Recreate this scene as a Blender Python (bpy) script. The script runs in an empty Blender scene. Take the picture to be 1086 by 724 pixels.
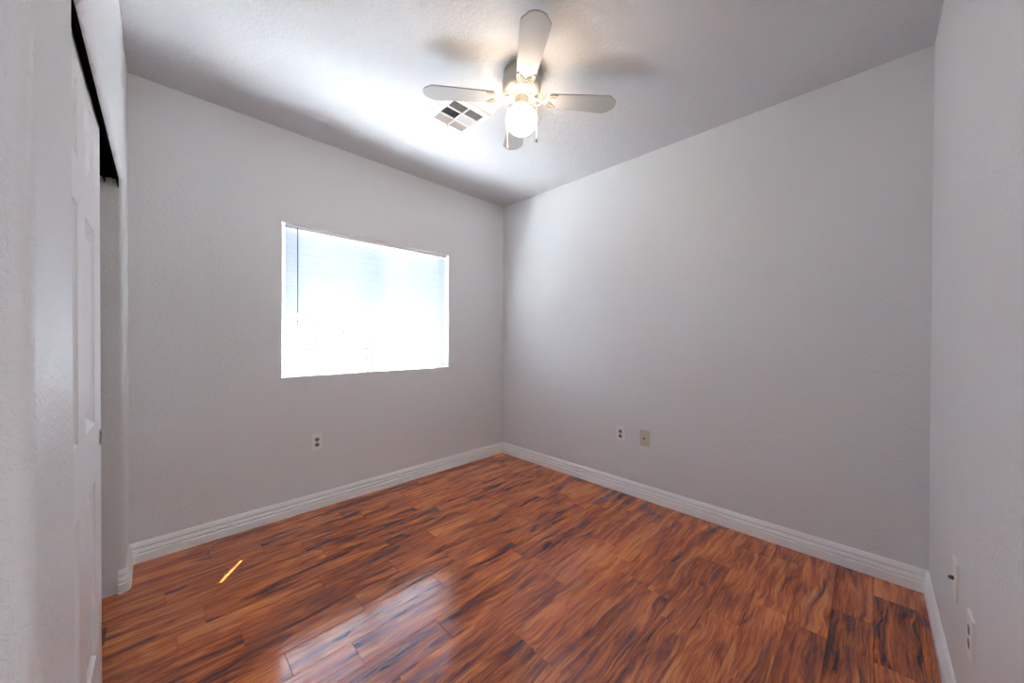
import bpy, bmesh, math, random
from mathutils import Vector, Matrix
random.seed(7)
PI = math.pi
S = bpy.context.scene
COL = S.collection

# ------------------------------------------------------------------ room numbers (metres)
XW, YW, XC, YN, H = 2.745, 2.917, -0.120, -0.208, 2.74     # right wall, window wall, closet wall, near wall, ceiling
WX0, WX1, WZ0, WZ1 = 0.618, 2.016, 0.998, 2.088            # window opening
JN, JF, HZ = 1.125, 2.63, 2.055                             # closet opening: near jamb, far jamb, head
YL = 0.795                                                 # corner where the closet wall turns to the entry
XN = 0.80                                                  # where the near wall ends at the entry
YE = -1.30                                                 # far side of the entry
XB = -1.30                                                 # back of the entry alcove

# ------------------------------------------------------------------ camera
F, YAW, PIT, ROLL, HC = 378.34, math.radians(44.721), math.radians(-0.4077), math.radians(0.1967), 1.2716
fw = Vector((math.sin(YAW)*math.cos(PIT), math.cos(YAW)*math.cos(PIT), math.sin(PIT)))
rt = Vector((math.cos(YAW), -math.sin(YAW), 0)); up = rt.cross(fw)
r2 = rt*math.cos(ROLL) + up*math.sin(ROLL); u2 = -rt*math.sin(ROLL) + up*math.cos(ROLL)
cam = bpy.data.objects.new('camera', bpy.data.cameras.new('camera')); COL.objects.link(cam)
M = Matrix((r2, u2, -fw)).transposed().to_4x4(); M.translation = Vector((0, 0, HC)); cam.matrix_world = M
cam.data.sensor_width = 36; cam.data.lens = F/1086*36; cam.data.clip_start = 0.01
S.camera = cam

# ------------------------------------------------------------------ light and exposure
S.view_settings.view_transform = 'Standard'; S.view_settings.look = 'None'
S.view_settings.gamma = 1; S.view_settings.use_curve_mapping = False
S.view_settings.exposure = 0.88
cy = S.cycles
cy.max_bounces = 12; cy.diffuse_bounces = 8; cy.glossy_bounces = 4; cy.transmission_bounces = 6; cy.transparent_max_bounces = 12
cy.sample_clamp_indirect = 30; cy.caustics_reflective = True; cy.blur_glossy = 0.5; cy.caustics_refractive = False
cy.use_denoising = True
try: cy.denoiser = 'OPENIMAGEDENOISE'
except Exception: pass
W = bpy.data.worlds.new('world'); S.world = W; W.use_nodes = True
wb = W.node_tree.nodes['Background']; wb.inputs[0].default_value = (0.62, 0.78, 1.0, 1); wb.inputs[1].default_value = 1.5

SUN_DIR = Vector((-0.588*math.cos(math.radians(64)), -0.809*math.cos(math.radians(64)), -math.sin(math.radians(64))))
def light(name, kind, loc, direc, energy, color, **kw):
    d = bpy.data.lights.new(name, kind); d.energy = energy; d.color = color
    for k, v in kw.items(): setattr(d, k, v)
    o = bpy.data.objects.new(name, d); COL.objects.link(o); o.location = loc
    o.rotation_euler = Vector(direc).to_track_quat('-Z', 'Y').to_euler()
    return o
light('sun', 'SUN', (4, 6, 8), SUN_DIR, 122.0, (0.97, 0.98, 1.0), angle=math.radians(0.6))
# added soft fill lamp in the unseen entry behind the camera, lifts the room
light('entry_fill_light', 'AREA', (0.15, YE+0.05, 1.25), (0.12, 1, 0.0), 7.0, (0.97, 0.98, 1.0), shape='RECTANGLE', size=0.9, size_y=2.1)

# ------------------------------------------------------------------ materials
def mat(name, color=(.8, .8, .8), rough=.5, metal=0, spec=None, emit=None, es=0):
    m = bpy.data.materials.new(name); m.use_nodes = True
    b = m.node_tree.nodes['Principled BSDF']
    b.inputs['Base Color'].default_value = (*color, 1); b.inputs['Roughness'].default_value = rough
    b.inputs['Metallic'].default_value = metal
    if spec is not None: b.inputs['Specular IOR Level'].default_value = spec
    if emit: b.inputs['Emission Color'].default_value = (*emit, 1); b.inputs['Emission Strength'].default_value = es
    return m
class NT:
    def __init__(s, m): s.t = m.node_tree; s.n = s.t.nodes; s.l = s.t.links; s.b = s.n['Principled BSDF']
    def add(s, t, **kw):
        n = s.n.new(t)
        for k, v in kw.items(): setattr(n, k, v)
        return n
    def link(s, a, b): s.l.new(a, b)
    def noise(s, vec, scale, detail=3, rough=.5, dist=0):
        n = s.add('ShaderNodeTexNoise'); n.inputs['Scale'].default_value = scale; n.inputs['Detail'].default_value = detail
        n.inputs['Roughness'].default_value = rough; n.inputs['Distortion'].default_value = dist
        s.link(vec, n.inputs['Vector']); return n.outputs['Fac']
    def math(s, op, a, b=None, c=None):
        n = s.add('ShaderNodeMath', operation=op)
        for i, v in enumerate((a, b, c)):
            if v is None: continue
            if isinstance(v, (int, float)): n.inputs[i].default_value = v
            else: s.link(v, n.inputs[i])
        return n.outputs[0]
    def mapping(s, vec, scale=(1, 1, 1), loc=(0, 0, 0)):
        n = s.add('ShaderNodeMapping'); n.inputs['Scale'].default_value = scale; n.inputs['Location'].default_value = loc
        s.link(vec, n.inputs['Vector']); return n.outputs[0]
    def ramp(s, fac, stops, interp='LINEAR'):
        n = s.add('ShaderNodeValToRGB'); n.color_ramp.interpolation = interp
        e = n.color_ramp.elements
        while len(e) < len(stops): e.new(0.5)
        for el, (p, c) in zip(e, stops): el.position = p; el.color = (*c, 1)
        s.link(fac, n.inputs[0]); return n.outputs[0]
    def bump(s, height, strength, dist, normal=None):
        n = s.add('ShaderNodeBump'); n.inputs['Strength'].default_value = strength; n.inputs['Distance'].default_value = dist
        s.link(height, n.inputs['Height'])
        if normal: s.link(normal, n.inputs['Normal'])
        return n.outputs[0]

def plaster(name, color, rough, dist, scale=70, spec=.4):
    m = mat(name, color, rough, spec=spec); t = NT(m)
    pos = t.add('ShaderNodeNewGeometry').outputs['Position']
    a = t.noise(pos, scale, 3, .55, .4)
    a = t.math('SMOOTH_MIN', a, .56, .08)
    b = t.noise(pos, scale*3.1, 2, .5)
    h = t.math('MULTIPLY_ADD', b, .25, a)
    c = t.noise(pos, 5, 2, .5)
    h2 = t.math('MULTIPLY_ADD', c, 1.2, h)
    t.link(t.bump(h2, 1.0, dist), t.b.inputs['Normal'])
    return m
M_WALL = plaster('wall_paint', (.755, .78, .80), .37, .0038, 75, .4)
M_CEIL = plaster('ceiling_paint', (.63, .645, .665), .6, .006, 55, .3)
M_TRIM = mat('trim_paint', (.90, .915, .925), .32)
M_DOOR = mat('door_paint', (.80, .82, .835), .34)
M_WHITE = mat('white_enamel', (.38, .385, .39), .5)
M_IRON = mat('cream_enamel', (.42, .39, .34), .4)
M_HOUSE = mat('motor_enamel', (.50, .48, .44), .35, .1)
M_PLATE = mat('white_plastic', (.86, .855, .845), .3)
M_IVORY = mat('ivory_plastic', (.60, .57, .49), .35)
M_SOCKET = mat('socket_grey', (.22, .215, .21), .4)
M_HOLE = mat('dark_hole', (.02, .02, .02), .6)
M_BRASS = mat('coax_metal', (.10, .09, .07), .35, .8)
M_BLACK = mat('black_track', (.003, .003, .003), .9, spec=0.0)
M_CHROME = mat('chrome', (.5, .5, .5), .2, 1)
M_VINYL = mat('vinyl', (.82, .83, .84), .3)
M_WAND = mat('wand_plastic', (.13, .14, .15), .25)
M_VENT = mat('vent_enamel', (.78, .78, .78), .4)
M_DUCT = mat('duct_dark', (.03, .03, .035), .8)
M_RAIL = mat('bottom_rail', (.66, .56, .44), .5)
M_CHAIN = mat('chain', (.70, .66, .58), .35, .5)
M_KNOB = mat('pull_knob_dark', (.03, .03, .035), .4)
M_OUTW = mat('stucco', (.62, .60, .56), .9)
M_GND = mat('concrete', (.55, .555, .57), .9)

# globe: a lit frosted glass ball
M_GLOBE = mat('lit_globe', (.9, .88, .84), .3, emit=(1.0, .80, .60), es=19.0)

# slats: white, slightly translucent
M_SLAT = bpy.data.materials.new('slat'); M_SLAT.use_nodes = True
_t = M_SLAT.node_tree; _b = _t.nodes['Principled BSDF']
_b.inputs['Base Color'].default_value = (.44, .46, .51, 1); _b.inputs['Roughness'].default_value = .3; _b.inputs['Specular IOR Level'].default_value = .9
_tr = _t.nodes.new('ShaderNodeBsdfTranslucent'); _tr.inputs[0].default_value = (.72, .75, .80, 1)
_mx = _t.nodes.new('ShaderNodeMixShader'); _mx.inputs[0].default_value = .60
_t.links.new(_b.outputs[0], _mx.inputs[1]); _t.links.new(_tr.outputs[0], _mx.inputs[2])
_t.links.new(_mx.outputs[0], _t.nodes['Material Output'].inputs[0])

# window glass that lets light straight through, with a faint mirror
M_GLASS = bpy.data.materials.new('glass'); M_GLASS.use_nodes = True
_t = M_GLASS.node_tree
_tp = _t.nodes.new('ShaderNodeBsdfTransparent'); _tp.inputs[0].default_value = (.93, .95, .95, 1)
_gl = _t.nodes.new('ShaderNodeBsdfGlossy'); _gl.inputs['Roughness'].default_value = .02
_mx = _t.nodes.new('ShaderNodeMixShader'); _mx.inputs[0].default_value = .05
_t.links.new(_tp.outputs[0], _mx.inputs[1]); _t.links.new(_gl.outputs[0], _mx.inputs[2])
_t.links.new(_mx.outputs[0], _t.nodes['Material Output'].inputs[0])

def wood():
    m = mat('acacia_planks', (.15, .05, .02), .3); t = NT(m)
    pos = t.add('ShaderNodeNewGeometry').outputs['Position']
    at = t.add('ShaderNodeAttribute', attribute_name='plank'); rnd = at.outputs['Fac']
    off = t.add('ShaderNodeCombineXYZ')
    t.link(t.math('MULTIPLY', rnd, 37.0), off.inputs[0]); t.link(t.math('MULTIPLY', rnd, 91.0), off.inputs[1]); t.link(t.math('MULTIPLY', rnd, 13.0), off.inputs[2])
    va = t.add('ShaderNodeVectorMath', operation='ADD'); t.link(pos, va.inputs[0]); t.link(off.outputs[0], va.inputs[1]); v = va.outputs[0]
    # slow warp that bends the figure into swirls
    wn = t.add('ShaderNodeTexNoise'); wn.inputs['Scale'].default_value = 1.0; wn.inputs['Detail'].default_value = 2
    t.link(t.mapping(v, (4.2, 9, 1)), wn.inputs['Vector'])
    sub = t.add('ShaderNodeVectorMath', operation='SUBTRACT'); t.link(wn.outputs['Color'], sub.inputs[0]); sub.inputs[1].default_value = (.5, .5, .5)
    sc = t.add('ShaderNodeVectorMath', operation='MULTIPLY'); t.link(sub.outputs[0], sc.inputs[0]); sc.inputs[1].default_value = (.22, .055, 0)
    wv = t.add('ShaderNodeVectorMath', operation='ADD'); t.link(v, wv.inputs[0]); t.link(sc.outputs[0], wv.inputs[1]); w = wv.outputs[0]
    broad = t.noise(t.mapping(w, (2.4, 20, 1)), 1.0, 4, .6, .8)
    fine = t.noise(t.mapping(w, (6, 120, 1)), 1.0, 3, .6, .3)
    pore = t.noise(t.mapping(w, (14, 330, 1)), 1.0, 2, .5)
    f = t.math('MULTIPLY_ADD', t.math('SUBTRACT', fine, .5), .6, broad)
    f = t.math('MULTIPLY_ADD', t.math('SUBTRACT', pore, .5), .16, f)
    f = t.math('MULTIPLY_ADD', t.math('SUBTRACT', rnd, .5), .13, f)
    c = t.ramp(f, [(.24, (.065, .011, .004)), (.38, (.26, .048, .009)), (.50, (.52, .112, .017)), (.63, (.74, .200, .031)), (.80, (.85, .31, .060))])
    t.link(c, t.b.inputs['Base Color'])
    t.b.inputs['Roughness'].default_value = .27
    t.b.inputs['Specular IOR Level'].default_value = .05
    t.b.inputs['Coat Weight'].default_value = .9; t.b.inputs['Coat Roughness'].default_value = .11; t.b.inputs['Coat IOR'].default_value = 1.9
    scr = t.noise(t.mapping(v, (1.6, 34, 1)), 1.0, 2, .5, .2)
    hh = t.math('MULTIPLY_ADD', fine, .25, scr)
    nb = t.bump(hh, 1.0, .0006)
    t.link(nb, t.b.inputs['Normal']); t.link(nb, t.b.inputs['Coat Normal'])
    return m
M_WOOD = wood()

# ------------------------------------------------------------------ mesh helpers
def obj(name, bm, m, parent=None, flat=True):
    bmesh.ops.recalc_face_normals(bm, faces=bm.faces)
    me = bpy.data.meshes.new(name); bm.to_mesh(me); bm.free()
    if not flat:
        for p in me.polygons: p.use_smooth = True
        me.set_sharp_from_angle(angle=math.radians(35))
    for x in (m if isinstance(m, (list, tuple)) else [m]): me.materials.append(x)
    o = bpy.data.objects.new(name, me); COL.objects.link(o)
    if parent: o.parent = parent
    return o
def struct(name, bm, m, flat=True, parent=None):
    o = obj(name, bm, m, parent, flat)
    if not parent: o['kind'] = 'structure'
    return o
def thing(name, label, cat, loc=(0, 0, 0), rz=0, group=None):
    o = bpy.data.objects.new(name, None); COL.objects.link(o); o.location = loc; o.rotation_euler = (0, 0, rz)
    o['label'] = label; o['category'] = cat; o.empty_display_size = .05
    if group: o['group'] = group
    return o
def box(bm, a, b, bev=0, seg=2, mi=0):
    vs = [bm.verts.new((x, y, z)) for x in (a[0], b[0]) for y in (a[1], b[1]) for z in (a[2], b[2])]
    fs = [bm.faces.new([vs[i] for i in q]) for q in ((0, 1, 3, 2), (4, 6, 7, 5), (0, 4, 5, 1), (2, 3, 7, 6), (0, 2, 6, 4), (1, 5, 7, 3))]
    for f in fs: f.material_index = mi
    if bev:
        es = list({e for f in fs for e in f.edges})
        bmesh.ops.bevel(bm, geom=es, offset=bev, segments=seg, affect='EDGES', profile=.5)
    return fs
def lathe(bm, prof, c=(0, 0, 0), seg=40, mat_=None):
    rings = []
    for r, z in prof:
        if r < 1e-6: rings.append([bm.verts.new((c[0], c[1], c[2]+z))]); continue
        rings.append([bm.verts.new((c[0]+r*math.cos(2*PI*i/seg), c[1]+r*math.sin(2*PI*i/seg), c[2]+z)) for i in range(seg)])
    for A, B in zip(rings, rings[1:]):
        for i in range(seg):
            j = (i+1) % seg
            if len(A) == 1 and len(B) == 1: continue
            if len(A) == 1: bm.faces.new((A[0], B[i], B[j]))
            elif len(B) == 1: bm.faces.new((A[i], A[j], B[0]))
            else: bm.faces.new((A[i], A[j], B[j], B[i]))
def tube(bm, pts, r, seg=8, closed=False):
    pts = [Vector(p) for p in pts]; n = len(pts); rings = []
    rr = r if isinstance(r, (list, tuple)) else [r]*n
    for i, p in enumerate(pts):
        a = pts[(i-1) % n] if (closed or i > 0) else p
        b = pts[(i+1) % n] if (closed or i < n-1) else p
        d = (b-a).normalized(); ref = Vector((0, 0, 1)) if abs(d.z) < .9 else Vector((1, 0, 0))
        u = d.cross(ref).normalized(); v = u.cross(d)
        rings.append([bm.verts.new(p + (u*math.cos(2*PI*k/seg)+v*math.sin(2*PI*k/seg))*rr[i]) for k in range(seg)])
    for i in range(n if closed else n-1):
        A, B = rings[i], rings[(i+1) % n]
        for k in range(seg): bm.faces.new((A[k], A[(k+1) % seg], B[(k+1) % seg], B[k]))
    if not closed:
        bm.faces.new(rings[0]); bm.faces.new(rings[-1])
def prism(bm, poly, axis, a, b, bev=None):
    """poly: 2-D points; axis 0: (y,z) swept in x, 1: (x,z) swept in y, 2: (x,y) swept in z"""
    def P(q, t): return {0: (t, q[0], q[1]), 1: (q[0], t, q[1]), 2: (q[0], q[1], t)}[axis]
    A = [bm.verts.new(P(q, a)) for q in poly]; B = [bm.verts.new(P(q, b)) for q in poly]; n = len(poly)
    fs = [bm.faces.new(A), bm.faces.new(B)]
    for i in range(n): fs.append(bm.faces.new((A[i], A[(i+1) % n], B[(i+1) % n], B[i])))
    return A, B, fs
def sweep(bm, path, prof, cap=True):
    """prof: (depth, z) closed profile; depth grows to the LEFT of the walking direction"""
    rings = []; n = len(path)
    for i, p in enumerate(path):
        p = Vector(p)
        d1 = (p-Vector(path[i-1])).normalized() if i > 0 else None
        d2 = (Vector(path[i+1])-p).normalized() if i < n-1 else None
        d1 = d1 or d2; d2 = d2 or d1
        n1 = Vector((-d1.y, d1.x)); n2 = Vector((-d2.y, d2.x)); mm = (n1+n2); mm = mm/mm.dot(n1)
        rings.append([bm.verts.new((p.x+mm.x*d, p.y+mm.y*d, z)) for d, z in prof])
    k = len(prof)
    for A, B in zip(rings, rings[1:]):
        for i in range(k): bm.faces.new((A[i], A[(i+1) % k], B[(i+1) % k], B[i]))
    if cap: bm.faces.new(rings[0]); bm.faces.new(rings[-1])

# ------------------------------------------------------------------ floor: one mesh of bevelled planks
def make_floor():
    bm = bmesh.new(); lay = bm.faces.layers.float.new('plank')
    w = .1398; y0 = 1.8033; x_lo, x_hi = XB-.1, XW+.02
    known = {0: [.685, 1.206], 1: [.357, 1.043], 2: [-.20, .570], 3: [.203, .886], 5: [.42, 1.093], -1: [.25, .93], -2: [.05, .60]}  # row k spans y0-(k+1)w .. y0-k*w ; 0 is 1.663-1.803
    g, dz = .0016, .0016
    for k in range(-9, 22):
        ya, yb = y0-(k+1)*w, y0-k*w
        if yb > YW+.15: yb = min(yb, YW+.15)
        js = list(known.get(k, [random.uniform(.1, .7)]))
        while js[0] > x_lo: js.insert(0, js[0]-random.uniform(.45, .95))
        while js[-1] < x_hi: js.append(js[-1]+random.uniform(.45, .95))
        for xa, xb in zip(js, js[1:]):
            rv = random.random()
            o = [bm.verts.new(p) for p in ((xa, ya, -dz), (xb, ya, -dz), (xb, yb, -dz), (xa, yb, -dz))]
            i = [bm.verts.new(p) for p in ((xa+g, ya+g, 0), (xb-g, ya+g, 0), (xb-g, yb-g, 0), (xa+g, yb-g, 0))]
            fs = [bm.faces.new(i)] + [bm.faces.new((o[q], o[(q+1) % 4], i[(q+1) % 4], i[q])) for q in range(4)]
            for f in fs: f[lay] = rv
    box(bm, (x_lo-.6, YE-.15, -.12), (x_hi+.3, YW+.16, -.004))
    return struct('floor', bm, M_WOOD)
make_floor()

# ------------------------------------------------------------------ ceiling and walls
bm = bmesh.new(); box(bm, (XB-.3, YE-.25, H), (XW+.25, YW+.16, H+.12)); struct('ceiling', bm, M_CEIL)

def wall_with_hole():
    bm = bmesh.new(); y0, y1 = YW, YW+.15
    O = [(-1.0, -.02), (XW+.15, -.02), (XW+.15, H), (-1.0, H)]; I = [(WX0, WZ0), (WX1, WZ0), (WX1, WZ1), (WX0, WZ1)]
    fo = [bm.verts.new((x, y0, z)) for x, z in O]; fi = [bm.verts.new((x, y0, z)) for x, z in I]
    bo = [bm.verts.new((x, y1, z)) for x, z in O]; bi = [bm.verts.new((x, y1, z)) for x, z in I]
    for i in range(4):
        j = (i+1) % 4
        bm.faces.new((fo[i], fo[j], fi[j], fi[i])); bm.faces.new((bo[i], bo[j], bi[j], bi[i]))
        bm.faces.new((fi[i], fi[j], bi[j], bi[i])); bm.faces.new((fo[i], fo[j], bo[j], bo[i]))
    es = [e for e in bm.edges if all(v in fi for v in e.verts)]
    bmesh.ops.bevel(bm, geom=es, offset=.010, segments=5, affect='EDGES', profile=.5)
    return struct('wall_back', bm, M_WALL)
wall_with_hole()
bm = bmesh.new(); box(bm, (XW, YN-.15, -.02), (XW+.15, YW, H)); struct('wall_right', bm, M_WALL)
bm = bmesh.new(); box(bm, (XN, YN-.15, -.02), (XW, YN, H)); struct('wall_near', bm, M_WALL)

# closet wall: the pier, the header and the near pier in one, bullnosed round the opening and at its free corner
bm = bmesh.new()
RB, NB, ZB = .020, 9, -.02
angs = [k*PI/2/NB for k in range(NB+1)]
rings = [[bm.verts.new((XC-RB*(1-math.cos(a)), y, z)) for y, z in ((JN-RB*(1-math.sin(a)), ZB), (JN-RB*(1-math.sin(a)), HZ+RB*(1-math.sin(a))),
          (JF+RB*(1-math.sin(a)), HZ+RB*(1-math.sin(a))), (JF+RB*(1-math.sin(a)), ZB))] for a in angs]
rings.append([bm.verts.new((XC-.12, y, z)) for y, z in ((JN, ZB), (JN, HZ), (JF, HZ), (JF, ZB))])
for P, Q in zip(rings, rings[1:]):
    for k in range(3): bm.faces.new((P[k], P[k+1], Q[k+1], Q[k]))
cols = [[bm.verts.new((XC-RB*(1-math.cos(a)), YL+RB*(1-math.sin(a)), z)) for z in (ZB, H)] for a in angs] + [[bm.verts.new((XC-.12, YL, z)) for z in (ZB, H)]]
for P, Q in zip(cols, cols[1:]): bm.faces.new((P[0], P[1], Q[1], Q[0]))
for x, ring, col in ((XC, rings[0], cols[0]), (XC-.12, rings[-1], cols[-1])):
    ya = col[0].co.y; v = lambda y, z: bm.verts.new((x, y, z))
    tl, tn, tf, tr_ = col[1], v(ring[1].co.y, H), v(ring[2].co.y, H), v(YW, H)
    bm.faces.new((col[0], ring[0], ring[1], tn, tl)); bm.faces.new((ring[1], ring[2], tf, tn)); bm.faces.new((ring[3], v(YW, ZB), tr_, tf, ring[2]))
struct('wall_left', bm, M_WALL)
# the entry alcove and the inside of the closet
bm = bmesh.new(); box(bm, (XB, YL, -.02), (XC-.12, YL+.12, H)); struct('wall_entry', bm, M_WALL)
bm = bmesh.new(); box(bm, (XB-.15, YE, -.02), (XB, YW, H)); struct('wall_hall', bm, M_WALL)
bm = bmesh.new(); box(bm, (XB-.15, YE-.15, -.02), (XN+.15, YE, H)); struct('wall_front', bm, M_WALL)
bm = bmesh.new(); box(bm, (XN, YE, -.02), (XN+.15, YN-.15, H)); struct('wall_side', bm, M_WALL)
bm = bmesh.new(); box(bm, (-.95, YL+.12, -.02), (-.83, YW, H)); struct('wall_closet', bm, M_WALL)

# ------------------------------------------------------------------ baseboards
PROF = [(0, 0), (.0165, 0), (.0165, .0455), (.0140, .0490), (.0085, .0500), (.0085, .0520), (.0155, .0590), (.0155, .0670),
        (.0100, .0765), (.0060, .0775), (.0060, .0795), (.0125, .0865), (.0125, .0940), (.0080, .1060), (.0040, .1140), (0, .1155)]
# walking direction has the room on its LEFT: the near wall, the right wall, the window wall, then round the pier
def base(name, path):
    bm = bmesh.new(); sweep(bm, path, PROF); return struct(name, bm, M_TRIM, flat=False)
def mitred(name, prev, path, nxt):
    """sweep with the mitre planes of the neighbours so that corners close"""
    bm = bmesh.new(); full = ([prev] if prev else []) + path + ([nxt] if nxt else [])
    rings = []
    for i, p in enumerate(full):
        p = Vector(p)
        if (prev and i == 0) or (nxt and i == len(full)-1): continue
        d1 = (p-Vector(full[i-1])).normalized() if i > 0 else None
        d2 = (Vector(full[i+1])-p).normalized() if i < len(full)-1 else None
        d1 = d1 or d2; d2 = d2 or d1
        n1 = Vector((-d1.y, d1.x)); n2 = Vector((-d2.y, d2.x)); mm = n1+n2; mm = mm/mm.dot(n1)
        rings.append([bm.verts.new((p.x+mm.x*d, p.y+mm.y*d, z)) for d, z in PROF])
    k = len(PROF)
    for A, B in zip(rings, rings[1:]):
        for i in range(k): bm.faces.new((A[i], A[(i+1) % k], B[(i+1) % k], B[i]))
    bm.faces.new(rings[0]); bm.faces.new(rings[-1])
    return struct(name, bm, M_TRIM, flat=False)
R = .020
mitred('baseboard_near', None, [(XN+.002, YN), (XW, YN)], (XW, YW))
mitred('baseboard_right', (XN, YN), [(XW, YN), (XW, YW)], (XC, YW))
mitred('baseboard_back', (XW, YN), [(XW, YW), (XC, YW)], (XC, JF))
arc = [(XC-R+R*math.cos(a), JF+R-R*math.sin(a)) for a in [i*PI/2/8 for i in range(9)]]
mitred('baseboard_left', (XW, YW), [(XC, YW)] + arc + [(XC-R-.006, JF)], None)
arc = [(XC-R+R*math.cos(a), YL+R-R*math.sin(a)) for a in [i*PI/2/8 for i in range(9)]]
arc0 = [(XC-R+R*math.sin(a), JN-R+R*math.cos(a)) for a in [i*PI/2/8 for i in range(9)]]
mitred('baseboard_entry', None, [(XC-R-.006, JN)] + arc0 + arc + [(XB+.01, YL)], None)

# ------------------------------------------------------------------ window: vinyl slider behind the blind
def frame_ring(bm, x0, x1, z0, z1, w, ya, yb, bev=.003):
    box(bm, (x0, ya, z0), (x0+w, yb, z1), bev); box(bm, (x1-w, ya, z0), (x1, yb, z1), bev)
    box(bm, (x0+w, ya, z0), (x1-w, yb, z0+w), bev); box(bm, (x0+w, ya, z1-w), (x1-w, yb, z1), bev)
win = bpy.data.objects.new('window_1', None); COL.objects.link(win); win['kind'] = 'structure'; win.location = ((WX0+WX1)/2, YW+.1, WZ0)
Lx, Lz = (WX0+WX1)/2, WZ0
hw = (WX1-WX0)/2; hh = WZ1-WZ0
bm = bmesh.new(); frame_ring(bm, -hw, hw, 0, hh, .028, 0, .05)
obj('window_frame', bm, M_VINYL, win)
for sx, yy, ra, rb in ((-1, .006, -hw+.028, .03), (1, .026, -.03, hw-.028)):
    bm = bmesh.new(); frame_ring(bm, ra, rb, .028, hh-.028, .030, yy, yy+.018, .002)
    n = 2
    for k in range(1, n+1):
        x = ra+.04+(rb-ra-.08)*k/(n+1); box(bm, (x-.007, yy+.006, .075), (x+.007, yy+.012, hh-.075))
    for k in range(1, 3):
        z = .075+(hh-.15)*k/3; box(bm, (ra+.04, yy+.0065, z-.007), (rb-.04, yy+.0115, z+.007))
    sash = obj('sash', bm, M_VINYL, win)
    bm = bmesh.new(); box(bm, (ra+.036, yy+.004, .071), (rb-.036, yy+.0055, hh-.071)); obj('window_pane', bm, M_GLASS, sash)

# ------------------------------------------------------------------ mini blind
BX0, BX1 = WX0+.026, WX1-.018; YB = YW+.032
bl = thing('window_blind', 'white horizontal mini blind, lowered and tilted, inside the window recess', 'blind', ((BX0+BX1)/2, YB, WZ1-.004))
bw = (BX1-BX0)/2
bm = bmesh.new()
prism(bm, [(-.014, -.027), (.014, -.027), (.014, 0), (.0115, 0), (.0115, -.0245), (-.0115, -.0245), (-.0115, 0), (-.014, 0)], 0, -bw-.004, bw+.004)
obj('headrail', bm, M_VINYL, bl)
PITCH = .02105; TILT0 = math.radians(-56); n_sl = 48
bm = bmesh.new()
for i in range(n_sl):
    zc = -.040-i*PITCH; seg = 6; wd = .0255; TILT = TILT0+math.radians(random.uniform(-7, 7))
    top = []; bot = []
    for s in range(seg+1):
        u = (s/seg-.5)*wd; crown = .0022*(1-(2*s/seg-1)**2)
        # u>0 is the outer edge; the room-side edge hangs lower
        yy = u*math.cos(TILT)-crown*math.sin(TILT); zz = u*math.sin(TILT)+crown*math.cos(TILT)
        top.append((yy, zz+zc+.0002)); bot.append((yy, zz+zc-.0002))
    ring = top+bot[::-1]; sag = .0
    A = [bm.verts.new((-bw, y, z)) for y, z in ring]; B = [bm.verts.new((bw, y, z)) for y, z in ring]; k = len(ring)
    for q in range(k): bm.faces.new((A[q], A[(q+1) % k], B[(q+1) % k], B[q]))
    bm.faces.new(A); bm.faces.new(B)
slats = obj('slats', bm, M_SLAT, bl, flat=False)
zb = -.040-n_sl*PITCH-.008
bm = bmesh.new(); box(bm, (-bw, -.0125, zb-.005), (bw, .0125, zb+.005), .003, 2); obj('bottom_rail', bm, M_RAIL, bl)
bm = bmesh.new()
for x in (-bw+.095, -.22, .22, bw-.095):
    for y in (-.0135, .0135): tube(bm, [(x, y, -.027), (x, y, zb+.004)], .0009, 5)
obj('ladder_cord', bm, M_VINYL, bl)
bm = bmesh.new(); wx = .715-(BX0+BX1)/2
tube(bm, [(wx, -.019, -.018), (wx, -.024, -.04), (wx, -.024, -.725)], .0032, 6); tube(bm, [(wx, -.024, -.68), (wx, -.024, -.735)], .0042, 6)
obj('tilt_wand', bm, M_WAND, bl)

# ------------------------------------------------------------------ outside the window
bm = bmesh.new(); box(bm, (-6, YW+.15, -.25), (9, YW+6, -.15)); struct('ground', bm, M_GND)
bm = bmesh.new(); box(bm, (-6, YW+3.3, -.15), (9, YW+3.5, 1.75)); struct('wall_garden', bm, M_OUTW)
bm = bmesh.new(); box(bm, (-3, YW+.15, 2.62), (6, YW+.50, 2.80)); struct('trim_1', bm, M_OUTW)

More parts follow.
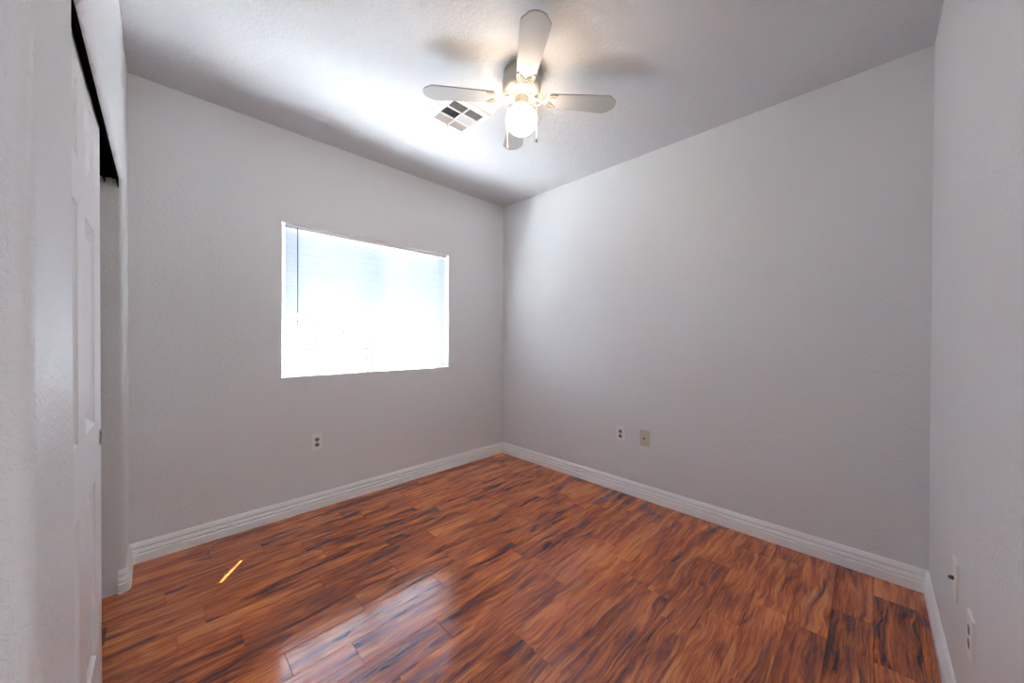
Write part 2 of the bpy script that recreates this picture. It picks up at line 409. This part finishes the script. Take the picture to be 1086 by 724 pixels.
# ------------------------------------------------------------------ closet: sliding door and its track
def panel_door(x_f, y0, y1, z0, z1, cols, rows, th=.035):
    """front face at x_f looking +X with moulded raised panels"""
    bm = bmesh.new()
    ys = sorted({y0, y1, *[v for c in cols for v in c]}); zs = sorted({z0, z1, *[v for r in rows for v in r]})
    for ya, yb in zip(ys, ys[1:]):
        for za, zb_ in zip(zs, zs[1:]):
            if (ya, yb) in cols and (za, zb_) in rows:
                prev = [bm.verts.new((x_f, y, z)) for y, z in ((ya, za), (yb, za), (yb, zb_), (ya, zb_))]
                for ins, dep in ((.003, .0040), (.006, .0060), (.022, .0165), (.031, .0165), (.052, .0050), (.055, .0042)):
                    cur = [bm.verts.new((x_f-dep, y, z)) for y, z in ((ya+ins, za+ins), (yb-ins, za+ins), (yb-ins, zb_-ins), (ya+ins, zb_-ins))]
                    for q in range(4): bm.faces.new((prev[q], prev[(q+1) % 4], cur[(q+1) % 4], cur[q]))
                    prev = cur
                bm.faces.new(prev)
            else:
                bm.faces.new([bm.verts.new((x_f, y, z)) for y, z in ((ya, za), (yb, za), (yb, zb_), (ya, zb_))])
    b = x_f-th
    vs = [bm.verts.new(p) for p in ((x_f, y0, z0), (x_f, y1, z0), (x_f, y1, z1), (x_f, y0, z1), (b, y0, z0), (b, y1, z0), (b, y1, z1), (b, y0, z1))]
    for q in ((4, 5, 6, 7), (0, 1, 5, 4), (1, 2, 6, 5), (2, 3, 7, 6), (3, 0, 4, 7)): bm.faces.new([vs[i] for i in q])
    bmesh.ops.remove_doubles(bm, verts=bm.verts, dist=1e-5)
    return bm
XD, DE = -.150, 1.965
door = struct('door_1', panel_door(XD, 1.155, DE, .012, 2.03, [(1.25, 1.46), (1.59, 1.80)], [(.22, .80), (.99, 1.62), (1.74, 1.945)]), M_DOOR)
door['label'] = 'white six panel sliding closet door'
bm = bmesh.new()
lathe(bm, [(.0285, -.001), (.0285, .0022), (.025, .003), (.0225, .0015), (.0215, -.0005), (0, -.0005)], seg=28)
fp = obj('finger_pull', bm, M_CHROME, door, flat=False); fp.rotation_euler = (0, PI/2, 0); fp.location = (XD, DE-.036, .918); fp['label'] = 'round dark metal finger pull'
fp.data.materials.append(M_HOLE)
for p in fp.data.polygons:
    if (sum((fp.data.vertices[i].co.xy.length for i in p.vertices))/len(p.vertices)) < .0222: p.material_index = 1

tr = thing('closet_track', 'black double sliding door track under the closet header', 'track', (XD+.009, (JN+JF)/2, HZ))
L = (JF-JN)/2-.001
bm = bmesh.new()
box(bm, (0, -L, -.043), (.0025, L, -.0005)); box(bm, (-.085, -L, -.0035), (0, L, -.0005)); box(bm, (-.044, -L, -.030), (-.0415, L, -.0035)); box(bm, (-.085, -L, -.030), (-.0825, L, -.0035))
obj('rail', bm, M_BLACK, tr)
bm = bmesh.new(); box(bm, (-.030, L-.012, -.040), (-.020, L-.002, -.004), .001); obj('end_clip', bm, M_PLATE, tr)

# ------------------------------------------------------------------ wall plates
def plate_bm(w, h, t=.0062):
    bm = bmesh.new(); box(bm, (-w/2, -t, -h/2), (w/2, 0, h/2))
    es = [e for e in bm.edges if all(abs(v.co.y+t) < 1e-6 for v in e.verts)]
    bmesh.ops.bevel(bm, geom=es, offset=.0032, segments=3, affect='EDGES', profile=.5)
    return bm
def wall_outlet(label, loc, rz, w=.070, h=.115, t_=.0062):
    t = thing('wall_outlet', label, 'outlet', loc, rz, None)
    obj('cover_plate', plate_bm(w, h, t_), M_PLATE, t)
    for s in (-1, 1):
        bm = bmesh.new()
        n = 24; r = .0172; pts = [(max(-.0145, min(.0145, r*math.cos(2*PI*i/n)))*1.0, r*math.sin(2*PI*i/n)*.86+s*.0195) for i in range(n)]
        prism(bm, pts, 1, -.0056, -.0080)
        rc = obj('receptacle', bm, M_SOCKET, t)
        bm = bmesh.new()
        box(bm, (-.0078, -.0083, s*.0195-.0005), (-.0050, -.0078, s*.0195+.0080)); box(bm, (.0050, -.0083, s*.0195-.0005), (.0078, -.0078, s*.0195+.0080))
        prism(bm, [(.0032*math.cos(2*PI*i/12), s*.0195-.0080+.0032*math.sin(2*PI*i/12)) for i in range(12)], 1, -.0083, -.0078)
        obj('slot', bm, M_HOLE, rc)
    bm = bmesh.new(); prism(bm, [(.003*math.cos(2*PI*i/12), .003*math.sin(2*PI*i/12)) for i in range(12)], 1, -.0072, -.006); obj('screw', bm, M_CHROME, t)
    return t
def coax_plate(label, loc, rz, m, w, h, out):
    t = thing('cable_plate', label, 'wall plate', loc, rz)
    obj('cover_plate', plate_bm(w, h), m, t)
    bm = bmesh.new(); lathe(bm, [(0, out), (.0046, out), (.0046, .010), (.0066, .010), (.0066, 0)], seg=12)
    c = obj('coax_connector', bm, M_BRASS, t, flat=False); c.rotation_euler = (PI/2, 0, 0); c.location = (0, -.0055, 0)
    for s in (-1, 1):
        bm = bmesh.new(); prism(bm, [(.0028*math.cos(2*PI*i/12), s*h*.36+.0028*math.sin(2*PI*i/12)) for i in range(12)], 1, -.0070, -.006); obj('screw', bm, m, t)
    return t
wall_outlet('white duplex outlet low on the wall below the window', (.838, YW, .497), 0)
wall_outlet('white duplex outlet beside the ivory cable plate on the blank wall', (XW, 1.475, .484), -PI/2)
coax_plate('ivory cable plate right of the outlet on the blank wall', (XW, 1.266, .487), -PI/2, M_IVORY, .080, .128, .013)
coax_plate('white cable plate with protruding dark connector on the nearest wall', (1.925, YN, .462), PI, M_PLATE, .080, .125, .013)
wall_outlet('white duplex outlet on the nearest wall, seen edge-on above the baseboard', (1.645, YN, .425), PI, .078, .124, .0075)

# ------------------------------------------------------------------ ceiling register
vt = thing('ceiling_vent', 'square white multi-way air register in the ceiling', 'vent', (1.406, 1.928, H))
gx, gy = .117, .1175; fo = .155
bm = bmesh.new()
def ringz(x0, y0, x1, y1, z): return [bm.verts.new(p) for p in ((x0, y0, z), (x1, y0, z), (x1, y1, z), (x0, y1, z))]
rs = [ringz(-fo, -fo, fo, fo, -.0045), ringz(-fo+.001, -fo+.001, fo-.001, fo-.001, -.0065), ringz(-fo+.012, -fo+.012, fo-.012, fo-.012, -.0110), ringz(-gx-.008, -gy-.008, gx+.008, gy+.008, -.0110),
      ringz(-gx, -gy, gx, gy, -.0100), ringz(-gx, -gy, gx, gy, -.0005), ringz(-fo+.004, -fo+.004, fo-.004, fo-.004, -.0005)]
for A, B in zip(rs, rs[1:]+rs[:1]):
    for q in range(4): bm.faces.new((A[q], A[(q+1) % 4], B[(q+1) % 4], B[q]))
bw_ = .0085
box(bm, (-bw_/2, -gy, -.0105), (bw_/2, gy, -.0015)); 
ys = [-gy, -gy/3-.002, gy/3+.002, gy]
for y in ys[1:3]: box(bm, (-gx, y-.004, -.0104), (gx, y+.004, -.0016))
obj('frame', bm, M_VENT, vt)
bm = bmesh.new(); box(bm, (-gx, -gy, -.0012), (gx, gy, -.0004)); obj('duct_opening', bm, M_DUCT, vt)
def louvers(x0, x1, y0, y1, along, n, ang):
    bm = bmesh.new(); hw_ = .0052; ca, sa = math.cos(ang)*hw_, math.sin(ang)*hw_; t_ = .0004
    for i in range(n):
        if along == 'x':
            c = y0+(i+.5)*(y1-y0)/n
            P = [(c-ca, -.0058-sa), (c+ca, -.0058+sa), (c+ca, -.0058+sa+t_*2), (c-ca, -.0058-sa+t_*2)]
            prism(bm, P, 0, x0, x1)
        else:
            c = x0+(i+.5)*(x1-x0)/n
            P = [(c-ca, -.0058-sa), (c+ca, -.0058+sa), (c+ca, -.0058+sa+t_*2), (c-ca, -.0058-sa+t_*2)]
            A_ = prism(bm, P, 1, y0, y1)
    return obj('louver_bank', bm, M_VENT, vt)
q = bw_/2
rows_ = [(ys[0], ys[1]-.004), (ys[1]+.004, ys[2]-.004), (ys[2]+.004, ys[3])]
for (xa, xb) in ((-gx, -q), (q, gx)):
    louvers(xa, xb, *rows_[0], 'x', 7, math.radians(48)); louvers(xa, xb, *rows_[2], 'x', 7, math.radians(-48))
louvers(-gx, -q, *rows_[1], 'y', 9, math.radians(50)); louvers(q, gx, *rows_[1], 'y', 9, math.radians(-56))
bm = bmesh.new(); tube(bm, [(-.004, gy-.004, -.008), (-.004, gy+.004, -.014), (.003, gy+.008, -.018), (.005, gy+.008, -.024)], .0026, 6); obj('damper_lever', bm, M_SOCKET, vt)

# ------------------------------------------------------------------ ceiling fan
FX, FY = 1.430, 1.375
fan = thing('ceiling_fan', 'white four blade hugger ceiling fan with a lit globe', 'ceiling fan', (FX, FY, H))
bm = bmesh.new()
lathe(bm, [(0, 0), (.098, 0), (.100, -.004), (.100, -.020), (.096, -.024), (.096, -.028), (.103, -.033), (.107, -.045), (.107, -.070), (.103, -.078), (.103, -.082), (.106, -.086), (.104, -.098), (.092, -.114), (.070, -.122), (0, -.122)], seg=48)
obj('motor_housing', bm, M_HOUSE, fan, flat=False)
bm = bmesh.new()
lathe(bm, [(0, -.121), (.052, -.121), (.055, -.126), (.052, -.134), (.041, -.138), (.040, -.172), (.044, -.177), (.044, -.186), (0, -.186)], seg=36)
obj('light_fitter', bm, M_IRON, fan, flat=False)
bm = bmesh.new()
gr = .086; prof = []
for i in range(25):
    a = PI*i/24; r = gr*math.sin(a); z = -gr*math.cos(a)
    z *= .92 if z < 0 else .86
    if z > .068: continue
    prof.append((max(r, 0) if i else 0, z))
prof.append((.042, .072)); prof.append((0, .072))
lathe(bm, prof, (0, 0, -.256), 40); obj('globe', bm, M_GLOBE, fan, flat=False)['label'] = 'glowing white glass globe'
BZ = -.140
def blade_bm():
    bm = bmesh.new()
    out = [(.150, -.046), (.165, -.049), (.470, -.068), (.486, -.066), (.524, -.037), (.533, -.018), (.534, 0), (.533, .018), (.524, .037), (.486, .066), (.470, .068), (.165, .049), (.150, .046)]
    A, B, fs = prism(bm, out, 2, -.003, .003)
    bmesh.ops.bevel(bm, geom=[e for e in bm.edges if abs(e.verts[0].co.z-e.verts[1].co.z) < 1e-6], offset=.0015, segments=2, affect='EDGES')
    return bm
def iron_bm():
    bm = bmesh.new(); z = -.006
    tube(bm, [(.060, 0, .012), (.085, 0, .006), (.105, 0, -.004), (.130, 0, z)], [.010, .008, .0065, .007], 8)
    C = .178
    arc = lambda r, a0, a1, c, sx=1, n=18: [(c+sx*r*math.cos(a0+(a1-a0)*i/n), r*math.sin(a0+(a1-a0)*i/n), z) for i in range(n+1)]
    tube(bm, arc(.046, math.radians(85), math.radians(275), C), [.0028]+[.0028+.0030*math.sin(PI*i/18) for i in range(1, 18)]+[.0028], 8)
    tube(bm, arc(.030, math.radians(100), math.radians(260), C-.006), .0034, 8)
    for s in (-1, 1):
        tube(bm, [(C+.004, s*.046, z), (C+.014, s*.043, z), (C+.012, s*.036, z)], .0032, 7)
        tube(bm, [(C-.036, 0, z), (C-.020, s*.008, z), (C-.010, s*.018, z), (C+.002, s*.028, z)], .003, 7)
        tube(bm, [(.088+.026*math.cos(a), s*(.024+.020*math.sin(a)), .002) for a in [i*2*PI/16 for i in range(16)]], .0030, 7, closed=True)
    lathe(bm, [(0, -.006), (.010, -.006), (.012, -.003), (.012, .003), (0, .003)], (.128, 0, z), 16)
    return bm
A0 = math.radians(51.0)
bl_me = ir_me = None
for k in range(4):
    b = None
    if k == 0:
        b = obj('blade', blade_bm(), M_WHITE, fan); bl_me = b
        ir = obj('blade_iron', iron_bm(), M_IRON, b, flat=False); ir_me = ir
    else:
        b = bl_me.copy(); COL.objects.link(b); b.parent = fan
        ir = ir_me.copy(); COL.objects.link(ir); ir.parent = b
    b.location = (0, 0, BZ)
    b.rotation_mode = 'QUATERNION'
    b.rotation_quaternion = (Matrix.Rotation(A0+k*PI/2, 3, 'Z') @ Matrix.Rotation(math.radians(-5), 3, 'X')).to_quaternion()
rr = Vector((rt.x, rt.y, 0))
for (off, zend, mk, km) in ((-.078, -.392, M_CHAIN, M_CHAIN), (.082, -.358, M_CHAIN, M_KNOB)):
    e = rr*off; s0 = rr*(.042 if off > 0 else -.042)
    bm = bmesh.new(); pts = [(s0.x, s0.y, -.150), (s0.x*1.35, s0.y*1.35, -.150), (e.x*.95, e.y*.95, -.165), (e.x, e.y, -.185), (e.x, e.y, zend)]
    tube(bm, pts, .0014, 6); pc = obj('pull_chain', bm, mk, fan)
    bm = bmesh.new(); lathe(bm, [(0, 0), (.0022, -.001), (.0045, -.012), (.0055, -.020), (.0040, -.026), (0, -.028)], (e.x, e.y, zend+.004), 12)
    obj('pull_knob', bm, km, pc, flat=False)
